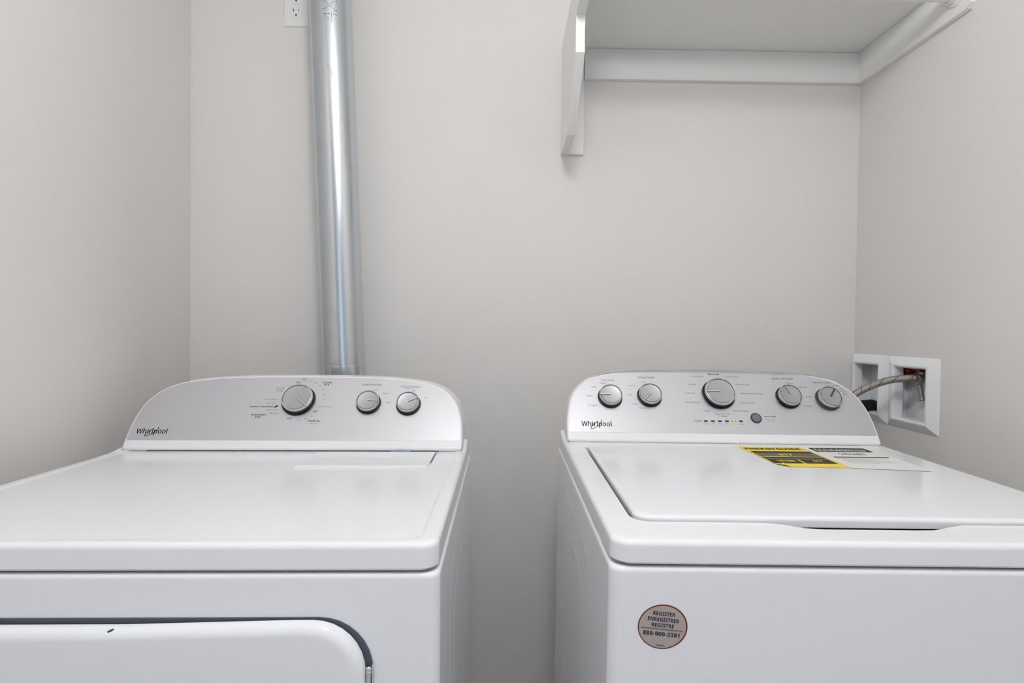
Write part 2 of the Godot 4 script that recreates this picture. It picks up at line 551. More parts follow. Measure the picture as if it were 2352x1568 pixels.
# ------------------------------------------------------------------ dryer
func build_dryer() -> void:
	var W := 0.73
	var H := 0.9175
	var D := 0.716
	var lip := 0.032
	var root := machine("clothes_dryer", "white front-loading clothes dryer with three knobs and a grey door gap, left of the washer", "dryer", Vector3(-0.80561, EYE - 0.25249, -0.68331), 0.00794, -0.01398, 0.00658, W, H, D)
	var off := Vector3(0, H, D / 2)
	build_cabinet(root, off, W, H, D, lip)
	build_feet(root, off, W, D, H)
	# top: outer wall, rounded edge, rim, shallow step to the pan
	var hw := W / 2
	var s := Shape.new()
	s.off = off
	var rings := []
	var zr := -0.652
	rings.append(rrect(-hw + 0.003, hw - 0.003, zr, -0.003, [0.02, 0.004, 0.004, 0.02], -lip))
	rings.append(rrect(-hw, hw, zr, 0.0, [0.022, 0.004, 0.004, 0.022], -lip + 0.003))
	rings.append(rrect(-hw, hw, zr, 0.0, [0.022, 0.004, 0.004, 0.022], -0.012))
	for k in range(0, 7):
		var a := PI / 2 * k / 6
		var i := 0.007 * (1 - cos(a))
		rings.append(rrect(-hw + i, hw - i, zr + i, -i, [0.022 - i * 0.5, 0.004, 0.004, 0.022 - i * 0.5], -0.007 + 0.007 * sin(a)))
	for e in [[0.010, 0.0], [0.0195, 0.0], [0.0215, -0.0006], [0.0235, -0.0014], [0.026, -0.0016], [0.04, -0.0016]]:
		rings.append(rrect(-hw + e[0], hw - e[0], -0.60, -0.006 - e[0] * 0.5, [0.02, 0.035, 0.035, 0.02], e[1]))
	for k in rings.size():
		if k >= 3 and k < 11:
			var ring: PackedVector3Array = rings[k]
			for i in ring.size(): ring[i] = rise(ring[i], -0.565, 0.013)
			rings[k] = ring
	s.loft(rings)
	put("top_panel", s, M.enamel, root)
	# lint screen cover let into the top at the right rear
	s = Shape.new()
	s.off = off
	rings = []
	for e in [[0.0, -0.003], [0.0, 0.0004], [0.0006, 0.0012], [0.002, 0.0018], [0.004, 0.002], [0.012, 0.002]]:
		rings.append(rrect(0.055 + e[0], 0.302 - e[0], -0.555 + e[0], -0.4135 - e[0], [0.004, 0.004, 0.004, 0.004], e[1], 6, 4))
	s.loft(rings)
	var lint := put("lint_screen_cover", s, M.enamel, root)
	s = Shape.new()
	s.off = off
	s.block(Vector3(0.3025, -0.003, -0.556), Vector3(0.3045, -0.0008, -0.4535), 0.0003)
	put("finger_slot", s, M.knob_grey, lint)
	# console
	var con := {"z": -0.569, "off": off}
	var body := build_console(root, con, 0.356, -0.705)
	lettering(body, con, [
		["OFF", -0.0179, 0.1616, 0.0101, 1], ["Heavy", -0.0045, 0.1700, 0.0140, 0], ["Dry", -0.0050, 0.1652, 0.0080, 0],
		["70", 0.0087, 0.1659, 0.0052, 0], ["60", 0.0217, 0.1602, 0.0052, 0], ["50", 0.0321, 0.1540, 0.0052, 0],
		["40", 0.0401, 0.1431, 0.0052, 0], ["30", 0.0452, 0.1310, 0.0052, 0], ["20", 0.0469, 0.1179, 0.0052, 0],
		["Cool Down", 0.0508, 0.1010, 0.0293, 0], ["OFF", 0.0332, 0.0890, 0.0106, 1], ["30", 0.0269, 0.0780, 0.0052, 0],
		["20", 0.0148, 0.0713, 0.0052, 0], ["10", 0.0010, 0.0677, 0.0050, 0], ["Fluff Air", 0.0344, 0.0661, 0.0261, 1],
		["No Heat", 0.0342, 0.0604, 0.0154, 0], ["OFF", -0.0193, 0.0720, 0.0105, 1], ["Very Dry", -0.0552, 0.0840, 0.0220, 0],
		["More Dry", -0.0623, 0.0921, 0.0236, 0], ["ENERGY PREFERRED", -0.0854, 0.1003, 0.0519, 2], ["Less Dry", -0.0675, 0.1086, 0.0217, 0],
		["Cool Down", -0.0688, 0.1189, 0.0289, 0], ["Wrinkle", -0.0543, 0.1471, 0.0185, 0], ["Shield", -0.0556, 0.1409, 0.0150, 0],
		["Automatic", -0.0881, 0.0811, 0.0340, 1], ["Dry", -0.0882, 0.0751, 0.0115, 1], ["Timed", 0.0473, 0.1619, 0.0202, 1],
		["Dry", 0.0468, 0.1559, 0.0114, 1], ["TEMPERATURE", 0.1474, 0.1563, 0.0438, 3], ["Low", 0.1562, 0.1437, 0.0092, 0],
		["Med", 0.1810, 0.1345, 0.0112, 0], ["High", 0.1894, 0.1115, 0.0117, 0], ["CYCLE SIGNAL", 0.2348, 0.1517, 0.0431, 3],
		["Wrinkle Shield", 0.2352, 0.1464, 0.0199, 0], ["Off", 0.2434, 0.1406, 0.0076, 0], ["On", 0.2723, 0.1237, 0.0076, 0]])
	logo(body, con, -0.3370, 0.0355, 0.0652)
	# little leaf after ENERGY PREFERRED
	s = Shape.new()
	var leaf0 := PackedVector3Array()
	var leaf1 := PackedVector3Array()
	for i in 20:
		var a := TAU * i / 20
		var q := Vector2(0.0040 * cos(a) * (1.0 if absf(cos(a)) < 0.8 else 1.15), 0.0020 * sin(a)).rotated(0.62)
		leaf0.append(on_face(con, -0.0541 + q.x, 0.1010 + q.y, 0.0))
		leaf1.append(on_face(con, -0.0541 + q.x, 0.1010 + q.y, 0.0005))
	s.loft([leaf0, leaf1])
	put("leaf_symbol", s, M.print_dark, body)
	s = Shape.new()
	s.lathe([[0.0404, 0.0003], [0.0404, 0.0006], [0.0413, 0.0006], [0.0413, 0.0003]], on_face(con, -0.008, 0.1152), face_basis().z, 72, false, false)
	put("dial_ring", s, M.ring_print, body)
	build_knob(root, con, -0.0080, 0.1152, 0.0338, -0.696, true)
	build_knob(root, con, 0.1465, 0.1091, 0.0248, -0.035, false)
	build_knob(root, con, 0.2341, 0.1066, 0.0248, 0.437, false)
	# a scrap of blue protective film caught under the console
	s = Shape.new()
	var f0 := PackedVector3Array()
	var f1 := PackedVector3Array()
	for i in 24:
		var a := TAU * i / 24
		f0.append(off + Vector3(0.228 + 0.021 * cos(a), 0.0012 + 0.0016 * sin(a), -0.5640))
		f1.append(off + Vector3(0.228 + 0.021 * cos(a), 0.0012 + 0.0016 * sin(a), -0.5625))
	s.loft([f0, f1])
	put("film_scrap", s, M.film_blue, root).set_meta("label", "blue scrap of protective film")
	# door
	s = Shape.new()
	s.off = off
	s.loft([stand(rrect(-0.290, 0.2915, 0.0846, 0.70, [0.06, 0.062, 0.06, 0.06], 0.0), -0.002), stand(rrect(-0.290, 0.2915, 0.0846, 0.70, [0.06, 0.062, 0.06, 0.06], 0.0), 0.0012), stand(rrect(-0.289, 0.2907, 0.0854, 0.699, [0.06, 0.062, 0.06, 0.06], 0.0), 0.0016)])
	put("door_gap_shade", s, M.door_shade_grey, root)  # dark slab behind the door, painted as the shade in its gap
	s = Shape.new()
	s.off = off
	rings = []
	var steps := [[0.004, 0.003], [0.0, 0.005]]
	for k in range(1, 9):
		var a := PI / 2 * k / 8
		steps.append([0.0125 * (1 - cos(a)), 0.007 + 0.0125 * sin(a)])
	steps.append([0.016, 0.0195]); steps.append([0.05, 0.0195])
	for e in steps:
		var i: float = e[0]
		var ring := stand(rrect(-0.284 + i, 0.2838 - i, 0.0857 + i, 0.694 - i, [0.058 - i * 0.8, 0.060 - i * 0.8, 0.058 - i * 0.8, 0.058 - i * 0.8], 0.0), e[1])
		for q in ring.size():
			var lean := clampf((0.20 - ring[q].x) / 0.19, 0.0, 1.0) * clampf(1.0 + (ring[q].y + 0.09) / 0.3, 0.0, 1.0)
			ring[q].y -= 0.0043 * lean
		rings.append(ring)
	s.loft(rings)
	var door := put("door", s, M.enamel, root)
	s = Shape.new()
	s.off = off
	s.lathe([[0.0002, 0.0], [0.0024, 0.0006], [0.0036, 0.0022], [0.0034, 0.0042], [0.0030, 0.0056], [0.0036, 0.0062], [0.0036, 0.0075], [0.0030, 0.0082], [0.0031, 0.028], [0.0036, 0.0285], [0.0036, 0.0297], [0.0031, 0.0302], [0.0031, 0.09]], Vector3(0.2872, -0.1385, 0.006), Vector3.DOWN, 18)
	s.block(Vector3(0.2905, -0.137, 0.001), Vector3(0.2915, -0.23, 0.007), 0.0003)
	put("hinge", s, M.chrome, door, 50)
	s = Shape.new()
	s.off = off
	var chip := []
	for e in [[0.2, -0.001], [1.0, 0.0], [0.9, 0.0008], [0.3, 0.0012]]:
		var ring := PackedVector3Array()
		for i in 16:
			var a := TAU * i / 16
			var q: Vector2 = Vector2(0.0042 * cos(a), 0.0013 * sin(a)).rotated(0.42) * e[0]
			ring.append(Vector3(-0.0004 + q.x, -0.0930 + q.y, 0.0145 + e[1] - q.y * 0.6))
		chip.append(ring)
	s.loft(chip)
	put("paint_chip", s, M.knob_grey, door).set_meta("label", "small dark oval chip in the door edge")

# ------------------------------------------------------------------ washer
const LID_X0 := -0.306
const LID_X1 := 0.306

func scoop(x: float) -> float:
	# how far the front of the lid well bows forward for the fingers
	var a := clampf((x + 0.135) / 0.055, 0.0, 1.0)
	var b := clampf((0.122 - x) / 0.062, 0.0, 1.0)
	a = a * a * (3 - 2 * a)
	b = b * b * (3 - 2 * b)
	return 0.0185 * a * b

func build_washer() -> void:
	var W := 0.69
	var H := 0.92831
	var D := 0.680
	var lip := 0.0284
	var root := machine("washing_machine", "white top-loading washing machine with five knobs and a closed lid, right of the dryer", "washer", Vector3(0.12726, EYE - 0.24169, -0.68818), 0.00099, 0.01102, -0.00319, W, H, D)
	var off := Vector3(0, H, D / 2)
	build_cabinet(root, off, W, H, D, lip)
	build_feet(root, off, W, D, H)
	var hw := W / 2
	var s := Shape.new()
	s.off = off
	var rings := []
	var zr := -0.672
	rings.append(rrect(-hw + 0.003, hw - 0.003, zr, -0.003, [0.022, 0.004, 0.004, 0.022], -lip))
	rings.append(rrect(-hw, hw, zr, 0.0, [0.024, 0.004, 0.004, 0.024], -lip + 0.003))
	rings.append(rrect(-hw, hw, zr, 0.0, [0.024, 0.004, 0.004, 0.024], -0.012))
	for k in 7:
		var a := PI / 2 * k / 6
		var i := 0.007 * (1 - cos(a))
		rings.append(rrect(-hw + i, hw - i, zr + i, -i, [0.024 - i * 0.5, 0.004, 0.004, 0.024 - i * 0.5], -0.007 + 0.007 * sin(a)))
	rings.append(rrect(-hw + 0.010, hw - 0.010, -0.60, -0.010, [0.022, 0.006, 0.006, 0.022], 0.0))
	for e in [[0.0025, 0.0], [0.0008, -0.0006], [0.0, -0.002], [0.0, -0.026]]:
		var ring := rrect(LID_X0 - e[0], LID_X1 + e[0], -0.535 - e[0], -0.0705 + e[0], [0.026, 0.010, 0.010, 0.026], e[1])
		for q in ring.size():
			if ring[q].z > -0.10: ring[q].z += scoop(ring[q].x)
			if ring[q].z > -0.10 and e[1] > -0.001: ring[q].y -= 0.0012 * scoop(ring[q].x) / 0.0185
		rings.append(ring)
	for k in rings.size():
		if k >= 3 and k < 10:
			var ring: PackedVector3Array = rings[k]
			for i in ring.size(): ring[i] = rise(ring[i], -0.60, 0.011)
			rings[k] = ring
	s.loft(rings, true, true)
	put("top_deck", s, M.enamel, root)
	# lid
	s = Shape.new()
	s.off = off
	rings = []
	var steps := [[0.012, -0.0078], [0.0055, -0.0078], [0.0043, -0.0072], [0.004, -0.0060]]
	for k in 7:
		var a := PI / 2 * k / 6
		steps.append([0.004 + 0.006 * (1 - cos(a)), 0.0005 + 0.0055 * sin(a)])
	steps.append([0.016, 0.006]); steps.append([0.05, 0.006])
	for e in steps:
		rings.append(rrect(LID_X0 + e[0], LID_X1 - e[0], -0.528 + e[0], -0.0695 - e[0], [0.024, 0.010, 0.010, 0.024], e[1]))
	s.loft(rings)
	put("lid", s, M.enamel, root)
	s = Shape.new()
	s.off = off
	s.block(Vector3(LID_X0 + 0.007, -0.0255, -0.52), Vector3(LID_X1 - 0.007, -0.009, -0.077), 0.002)
	put("lid_gap_shade", s, M.dark_gap, root)  # dark block painted as the shade below the lid edge
	# console
	var con := {"z": -0.578, "off": off}
	var body := build_console(root, con, 0.3375, -0.675)
	lettering(body, con, [
		["Normal", 0.0033, 0.1671, 0.0249, 1], ["Cold Wash", -0.0358, 0.1606, 0.0281, 0], ["Super Wash", 0.0447, 0.1609, 0.0321, 0],
		["Casual", -0.0495, 0.1405, 0.0170, 0], ["Heavy Duty", 0.0653, 0.1410, 0.0313, 0], ["Delicate", -0.0580, 0.1180, 0.0217, 0],
		["Bulky Items/Sheets", 0.0812, 0.1184, 0.0506, 0], ["Quick Wash", -0.0557, 0.0945, 0.0317, 0], ["Drain & Spin", 0.0661, 0.0951, 0.0323, 0],
		["Soak", -0.0280, 0.0743, 0.0123, 0], ["Rinse & Spin", 0.0472, 0.0751, 0.0331, 0], ["Clean Washer", 0.0067, 0.0675, 0.0351, 0],
		["with", -0.0016, 0.0622, 0.0072, 0], ["affresh", 0.0096, 0.0620, 0.0125, 2], ["Progress", -0.0513, 0.0499, 0.0174, 3],
		["Start / Pause", 0.1097, 0.0629, 0.0255, 1], ["Hold 3 seconds", 0.1096, 0.0560, 0.0230, 0], ["to cancel", 0.1100, 0.0513, 0.0128, 0],
		["Sensing", -0.0338, 0.0433, 0.0118, 0], ["Wash", -0.0187, 0.0434, 0.0082, 0], ["Rinse", -0.0030, 0.0436, 0.0080, 0],
		["Spin", 0.0118, 0.0437, 0.0070, 0], ["Done", 0.0275, 0.0437, 0.0082, 0], ["Locked", 0.0433, 0.0436, 0.0110, 0],
		["SOIL LEVEL", -0.2397, 0.1475, 0.0302, 3], ["Heavy", -0.2514, 0.1397, 0.0155, 0], ["Med", -0.2727, 0.1303, 0.0112, 0],
		["Light", -0.2841, 0.1074, 0.0125, 0], ["Ex Light", -0.2782, 0.0839, 0.0205, 0], ["WASH TEMP", -0.1516, 0.1558, 0.0367, 3],
		["Hot", -0.1592, 0.1442, 0.0085, 0], ["Warm", -0.1866, 0.1346, 0.0138, 0], ["Cool", -0.1945, 0.1116, 0.0116, 0],
		["Cold", -0.1845, 0.0884, 0.0116, 0], ["Tap Cold", -0.1653, 0.0788, 0.0231, 0], ["RINSE OPTIONS", 0.1591, 0.1576, 0.0478, 3],
		["1 Rinse", 0.1716, 0.1463, 0.0178, 0], ["2 Rinses", 0.1996, 0.1368, 0.0215, 0], ["1 Rinse", 0.2066, 0.1134, 0.0175, 0],
		["2 Rinses", 0.1996, 0.0901, 0.0210, 0], ["WATER LEVEL", 0.2479, 0.1493, 0.0423, 3], ["Auto Sensing", 0.2695, 0.1416, 0.0320, 0],
		["Deep", 0.2876, 0.1326, 0.0105, 0], ["Water", 0.2907, 0.1270, 0.0118, 0], ["Wash", 0.2919, 0.1209, 0.0106, 0]])
	logo(body, con, -0.3055, 0.0343, 0.0655)
	s = Shape.new()
	s.lathe([[0.0404, 0.0003], [0.0404, 0.0006], [0.0413, 0.0006], [0.0413, 0.0003]], on_face(con, 0.0053, 0.1154), face_basis().z, 72, false, false)
	put("dial_ring", s, M.ring_print, body)
	build_knob(root, con, 0.0053, 0.1154, 0.0338, -3.125, true)
	build_knob(root, con, -0.2383, 0.1046, 0.0250, -3.126, false)
	build_knob(root, con, -0.1501, 0.1085, 0.0252, -2.377, false)
	build_knob(root, con, 0.1606, 0.1101, 0.0254, 1.85, false)
	build_knob(root, con, 0.2493, 0.1067, 0.0256, 0.95, false, true)
	# start button
	s = Shape.new()
	s.lathe([[0.0122, 0.0], [0.0122, 0.0016], [0.0114, 0.0022], [0.0096, 0.0018], [0.0094, 0.0004]], on_face(con, 0.0781, 0.0583), face_basis().z, 40)
	var ring := put("start_button", s, M.knob_grey, root)
	s = Shape.new()
	s.lathe([[0.0092, 0.0], [0.0091, 0.0026], [0.0084, 0.0032], [0.004, 0.0034], [0.0004, 0.0034]], on_face(con, 0.0781, 0.0583), face_basis().z, 40)
	put("button_cap", s, M.button_grey, ring)
	# progress lights
	for k in 6:
		s = Shape.new()
		var rr := []
		for e in [[1.0, 0.0], [1.0, 0.0007], [0.8, 0.0010]]:
			var cap := PackedVector3Array()
			for i in 20:
				var a := TAU * i / 20
				var q: Vector2 = Vector2(signf(cos(a)) * 0.0026 + 0.0018 * cos(a), 0.0018 * sin(a)) * e[0]
				cap.append(on_face(con, -0.0336 + 0.01538 * k + q.x, 0.0497 + 0.00015 * k + q.y, e[1]))
			rr.append(cap)
		s.loft(rr)
		var led := put("indicator_light", s, M.led_off, root)
		if k == 4:
			s = Shape.new()
			s.lathe([[0.0026, 0.0], [0.0026, 0.0010], [0.0016, 0.0015], [0.0002, 0.0016]], on_face(con, 0.0278, 0.0503), face_basis().z, 16)
			put("lit_lens", s, M.led_on, led).set_meta("label", "glowing yellow-green light")
			var lamp := OmniLight3D.new()
			lamp.name = "indicator_glow"
			lamp.light_color = Color(0.62, 0.95, 0.08)
			lamp.light_energy = 0.00002
			lamp.light_size = 0.002
			lamp.omni_range = 3.0
			lamp.omni_attenuation = 2.0
			lamp.shadow_enabled = true
			lamp.position = on_face(con, 0.0278, 0.0503, 0.004)
			root.add_child(lamp, true)
	build_sticker(root, off)

func ellipse(c: Vector3, ax: float, ay: float, n: int) -> PackedVector3Array:
	var out := PackedVector3Array()
	for i in n: out.append(c + Vector3(ax * cos(TAU * i / n), ay * sin(TAU * i / n), 0))
	return out

func build_sticker(root: Node3D, off: Vector3) -> void:
	var c := off + Vector3(-0.2846, -0.1010, 0.0)
	var s := Shape.new()
	s.loft([ellipse(c, 0.0291, 0.0262, 56), ellipse(c + Vector3(0, 0, 0.0004), 0.0291, 0.0262, 56), ellipse(c + Vector3(0, 0, 0.0005), 0.0278, 0.0250, 56)])
	var disc := put("register_sticker", s, M.sticker_red, root)
	disc.set_meta("label", "round tan sticker with a dark red rim and navy lettering")
	s = Shape.new()
	s.loft([ellipse(c, 0.0276, 0.0248, 56), ellipse(c + Vector3(-0.0004, 0, 0.0008), 0.0276, 0.0248, 56)])
	put("sticker_face", s, M.sticker_tan, disc)
	var st := SurfaceTool.new()
	st.begin(Mesh.PRIMITIVE_TRIANGLES)
	var a := deg_to_rad(-5.6)
	var b := Basis(Vector3(cos(a), sin(a), 0), Vector3(-sin(a) * 0.6, cos(a), 0), Vector3.BACK)
	var u := 4.22e-5
	for t in [["REGISTER", 1022, 465, 612, 105], ["ENREGISTRER", 1003, 628, 872, 108], ["REGISTRE", 988, 787, 617, 105], ["888-900-3381", 950, 1025, 1020, 112]]:
		letters(st, t[0], font_bold, b, c + Vector3((t[1] - 990) * u, -(t[2] - 830) * u, 0.0010), t[3] * u, t[4] * u)
	put_mesh("sticker_lettering", st.commit(), M.sticker_navy, disc)
	s = Shape.new()
	var p := c + Vector3((970 - 990) * u, -(893 - 830) * u, 0.0008)
	var d := b.x * 1165 * u / 2
	var n := b.y * 11 * u
	s.loft([PackedVector3Array([p - d - n, p + d - n, p + d + n, p - d + n]), PackedVector3Array([p - d - n + Vector3.BACK * 0.0003, p + d - n + Vector3.BACK * 0.0003, p + d + n + Vector3.BACK * 0.0003, p - d + n + Vector3.BACK * 0.0003])])
	p = c + Vector3((925 - 990) * u, -(1345 - 830) * u, 0.0008)
	d = b.x * 235 * u / 2
	n = b.y * 14 * u
	s.loft([PackedVector3Array([p - d - n, p + d - n, p + d + n, p - d + n]), PackedVector3Array([p - d - n + Vector3.BACK * 0.0003, p + d - n + Vector3.BACK * 0.0003, p + d + n + Vector3.BACK * 0.0003, p - d + n + Vector3.BACK * 0.0003])])
	put("printed_rule", s, M.label_grey, disc)

# ------------------------------------------------------------------ energy sheet on the washer lid
func build_sheet() -> void:
	var W := 0.69
	var H := 0.92831
	var D := 0.680
	var b := Basis(Vector3.UP, 0.00099) * Basis(Vector3.RIGHT, 0.01102) * Basis(Vector3.BACK, -0.00319)
	var o := thing("energy_label", "yellow and white paper energy label with a curled corner lying on the washer lid", "label")
	# its own base: middle of the sheet on the lid
	var front_left := Vector3(0.12726, EYE - 0.24169, -0.68818)
	o.transform = Transform3D(b, front_left + b * Vector3(W / 2 + 0.137, 0.0061, -0.43))
	var off := Vector3(-0.137, 0.0, 0.43)
	for half in [["yellow_sheet", [Vector2(0.0034, -0.5206), Vector2(0.1324, -0.5244), Vector2(0.1362, -0.3461), Vector2(0.0148, -0.3520)], "label_yellow"], ["white_sheet", [Vector2(0.1324, -0.5244), Vector2(0.2756, -0.5198), Vector2(0.2652, -0.3292), Vector2(0.1362, -0.3461)], "label_white"]]:
		var s := Shape.new()
		s.off = off
		var q: Array = half[1]
		var n := 20
		var curl: bool = half[0] == "yellow_sheet"
		var grid := []
		for j in n + 1:
			var row := PackedVector3Array()
			for i in n + 1:
				var u := float(i) / n
				var v := float(j) / n
				var p: Vector2 = (q[0] as Vector2).lerp(q[1], u).lerp((q[3] as Vector2).lerp(q[2], u), v)
				var y := 0.0004
				if curl:
					var d1: float = p.distance_to(q[3])
					var k1 := clampf(1.0 - d1 / 0.020, 0.0, 1.0)
					y += 0.006 * k1 * k1
					p += Vector2(0.007, -0.006) * k1 * k1
					var d0: float = p.distance_to(q[0])
					var k0 := clampf(1.0 - d0 / 0.014, 0.0, 1.0)
					y += 0.008 * k0 * k0
				else: y += 0.0003
				row.append(Vector3(p.x, y, p.y))
			grid.append(row)
		for j in n:
			for i in n:
				s.quad(grid[j][i], grid[j + 1][i], grid[j + 1][i + 1], grid[j][i + 1])
				var dn := Vector3(0, -0.0002, 0)
				s.quad(grid[j][i] + dn, grid[j][i + 1] + dn, grid[j + 1][i + 1] + dn, grid[j + 1][i] + dn)
		put(half[0], s, M[half[2]], o)
	var flat := Basis(Vector3.RIGHT, Vector3.FORWARD, Vector3.UP)
	var up := 0.0011
	# dark boxes on the yellow half
	var boxes := Shape.new()
	boxes.off = off
	var soft := Shape.new()
	soft.off = off
	for r in [[boxes, 0.0125, 0.1295, -0.4790, -0.4640], [soft, 0.0125, 0.1295, -0.4630, -0.4330], [boxes, 0.0130, 0.1295, -0.4280, -0.4180], [soft, 0.0135, 0.1295, -0.4170, -0.4085], [boxes, 0.0140, 0.0690, -0.4075, -0.3770], [boxes, 0.0735, 0.1295, -0.4075, -0.3770]]:
		var s: Shape = r[0]
		s.block(Vector3(r[1], up - 0.0006, r[3]), Vector3(r[2], up - 0.0002, r[4]), 0.0001)
	put("printed_box", boxes, M.label_ink, o)
	put("tinted_box", soft, M.label_grey, o)
	var ink := SurfaceTool.new()
	ink.begin(Mesh.PRIMITIVE_TRIANGLES)
	var at := func(x: float, z: float) -> Vector3: return off + Vector3(x, up, z)
	letters(ink, "ENERGYGUIDE", font_bold, flat, at.call(0.0670, -0.5020), 0.112, 0.0155)
	put_mesh("printed_lettering", ink.commit(), M.label_ink, o)
	var yel := SurfaceTool.new()
	yel.begin(Mesh.PRIMITIVE_TRIANGLES)
	letters(yel, "145 kWh", font_bold, flat, at.call(0.0440, -0.3950), 0.034, 0.013)
	letters(yel, "$17", font_bold, flat, at.call(0.1030, -0.3950), 0.017, 0.013)
	letters(yel, "$17", font_bold, flat, at.call(0.0680, -0.4480), 0.026, 0.015)
	put_mesh("yellow_lettering", yel.commit(), M.label_yellow, o)
	var y2 := Shape.new()
	y2.off = off
	y2.block(Vector3(0.020, up - 0.0004, -0.4318), Vector3(0.066, up + 0.0001, -0.4286), 0.0001)
	put("yellow_scale", y2, M.label_yellow, o)
	# white half: banner frame, figure, rule and fine print
	up = 0.0013
	var ban := Shape.new()
	ban.off = off
	for r in [[0.1450, 0.2575, -0.5150, -0.5085], [0.1450, 0.2575, -0.4865, -0.4810], [0.1450, 0.1500, -0.5120, -0.4830], [0.2505, 0.2575, -0.5120, -0.4830], [0.1530, 0.2570, -0.4350, -0.4300]]:
		ban.block(Vector3(r[0], up - 0.0008, r[2]), Vector3(r[1], up, r[3]), 0.0001)
	put("banner_frame", ban, M.print_dark, o)
	var bl := SurfaceTool.new()
	bl.begin(Mesh.PRIMITIVE_TRIANGLES)
	letters(bl, "ENERGUIDE", font_bold, flat, at.call(0.2000, -0.4975) + Vector3(0, 0.0007, 0), 0.092, 0.0125)
	put_mesh("banner_lettering", bl.commit(), M.print_dark, o)
	var gl := SurfaceTool.new()
	gl.begin(Mesh.PRIMITIVE_TRIANGLES)
	letters(gl, "145 kWh", font_regular, flat, at.call(0.2020, -0.4590) + Vector3(0, 0.0007, 0), 0.050, 0.015)
	put_mesh("grey_lettering", gl.commit(), M.print_grey, o)
	var fine := Shape.new()
	fine.off = off
	for k in 6:
		fine.block(Vector3(0.154 + 0.006 * (k % 2), up - 0.0008, -0.4215 + 0.0075 * k), Vector3(0.252 - 0.014 * ((k * 3) % 4), up, -0.4195 + 0.0075 * k), 0.0001)
	put("fine_print", fine, M.label_soft, o)

# ------------------------------------------------------------------ duct
func build_duct() -> void:
	var o := thing("vent_duct", "round galvanized steel vent duct leaning up the wall behind the dryer", "duct", Vector3(-0.4714, 0.0, -1.60))
	var a := Vector3(0.0, 1.9914, 0.0)
	var ax := Vector3(0.04445526, -0.99901138, 0.0)
	var r := 0.055
	var top := a - ax * (CEIL - 1.9914) / 0.999
	var joint := a + ax * 0.928
	var s := Shape.new()
	var len := (joint - top).length()
	s.lathe([[r, 0.0], [r, len * 0.25], [r, len * 0.5], [r, len * 0.75], [r, len]], top, ax, 96)
	# lock seam down the back of the pipe
	s.tube(PackedVector3Array([top + Vector3(0.0, 0, -0.0552), joint + Vector3(0.0, 0, -0.0552)]), 0.002, 6)
	put("straight_pipe", s, M.galvanized_steel, o)
	s = Shape.new()
	s.lathe([[r - 0.001, -0.012], [r + 0.0012, -0.010], [r + 0.0016, -0.004], [r + 0.0012, 0.002], [r + 0.0014, 0.05], [r + 0.0004, 0.08]], joint, ax, 72)
	put("joint_collar", s, M.galvanized_steel, o)
	s = Shape.new()
	var low := joint + ax * 0.07
	s.tube(path3([low, Vector3(low.x + 0.02, 0.55, 0.0), Vector3(low.x + 0.02, 0.30, 0.0), Vector3(low.x + 0.02, 0.17, 0.02), Vector3(low.x + 0.02, 0.11, 0.09), Vector3(low.x + 0.02, 0.105, 0.195)], 8), r - 0.001, 48)
	put("elbow", s, M.galvanized_steel, o)
	# the dotted print near the top: flat ink dots on the round surface
	var e2 := Vector3(0.99901138, 0.04445526, 0.0)
	var dots := Shape.new()
	for c in [[0, -1], [0, 0], [1, 1], [2, 2], [3, 3], [4, 4], [5, 5], [6, 6], [6, 7], [5.5, -1], [5.6, 0], [4.6, 1], [3.7, 2], [1.9, 4], [0.9, 5], [0, 6], [0, 7]]:
		ink_dot(dots, a, ax, e2, r, -0.0150 + 0.00385 * c[0], -0.010 + 0.0755 * c[1])
	for k in 9: ink_dot(dots, a, ax, e2, r, 0.0183 + 0.0001 * k, -0.087 + 0.0765 * k)
	for k in range(1, 6): ink_dot(dots, a, ax, e2, r, 0.0183 + 0.0039 * k, -0.087 + 0.0755 * k)
	for k in [-1, 1, 2, 3, 4]: ink_dot(dots, a, ax, e2, r, 0.0187 + 0.0038 * k, 0.293)
	put("printed_dots", dots, M.print_dark, o)
	# a faint zigzag scratch on the face of the pipe
	var scratch := Shape.new()
	var line := PackedVector3Array()
	for p in [[0.142, -0.26], [0.150, 0.02], [0.153, 0.16], [0.166, 0.18], [0.180, 0.20]]:
		var n := Vector3.BACK * cos(p[1]) + e2 * sin(p[1])
		line.append(a + ax * p[0] + n * r)
	scratch.tube(line, 0.0003, 5)
	put("scratch", scratch, M.button_grey, o)

func ink_dot(s: Shape, a: Vector3, ax: Vector3, e2: Vector3, r: float, along: float, around: float) -> void:
	var n := Vector3.BACK * cos(around) + e2 * sin(around)
	s.lathe([[0.0010, -0.0004], [0.0010, 0.0002], [0.0006, 0.0003]], a + ax * along + n * r, n, 8)

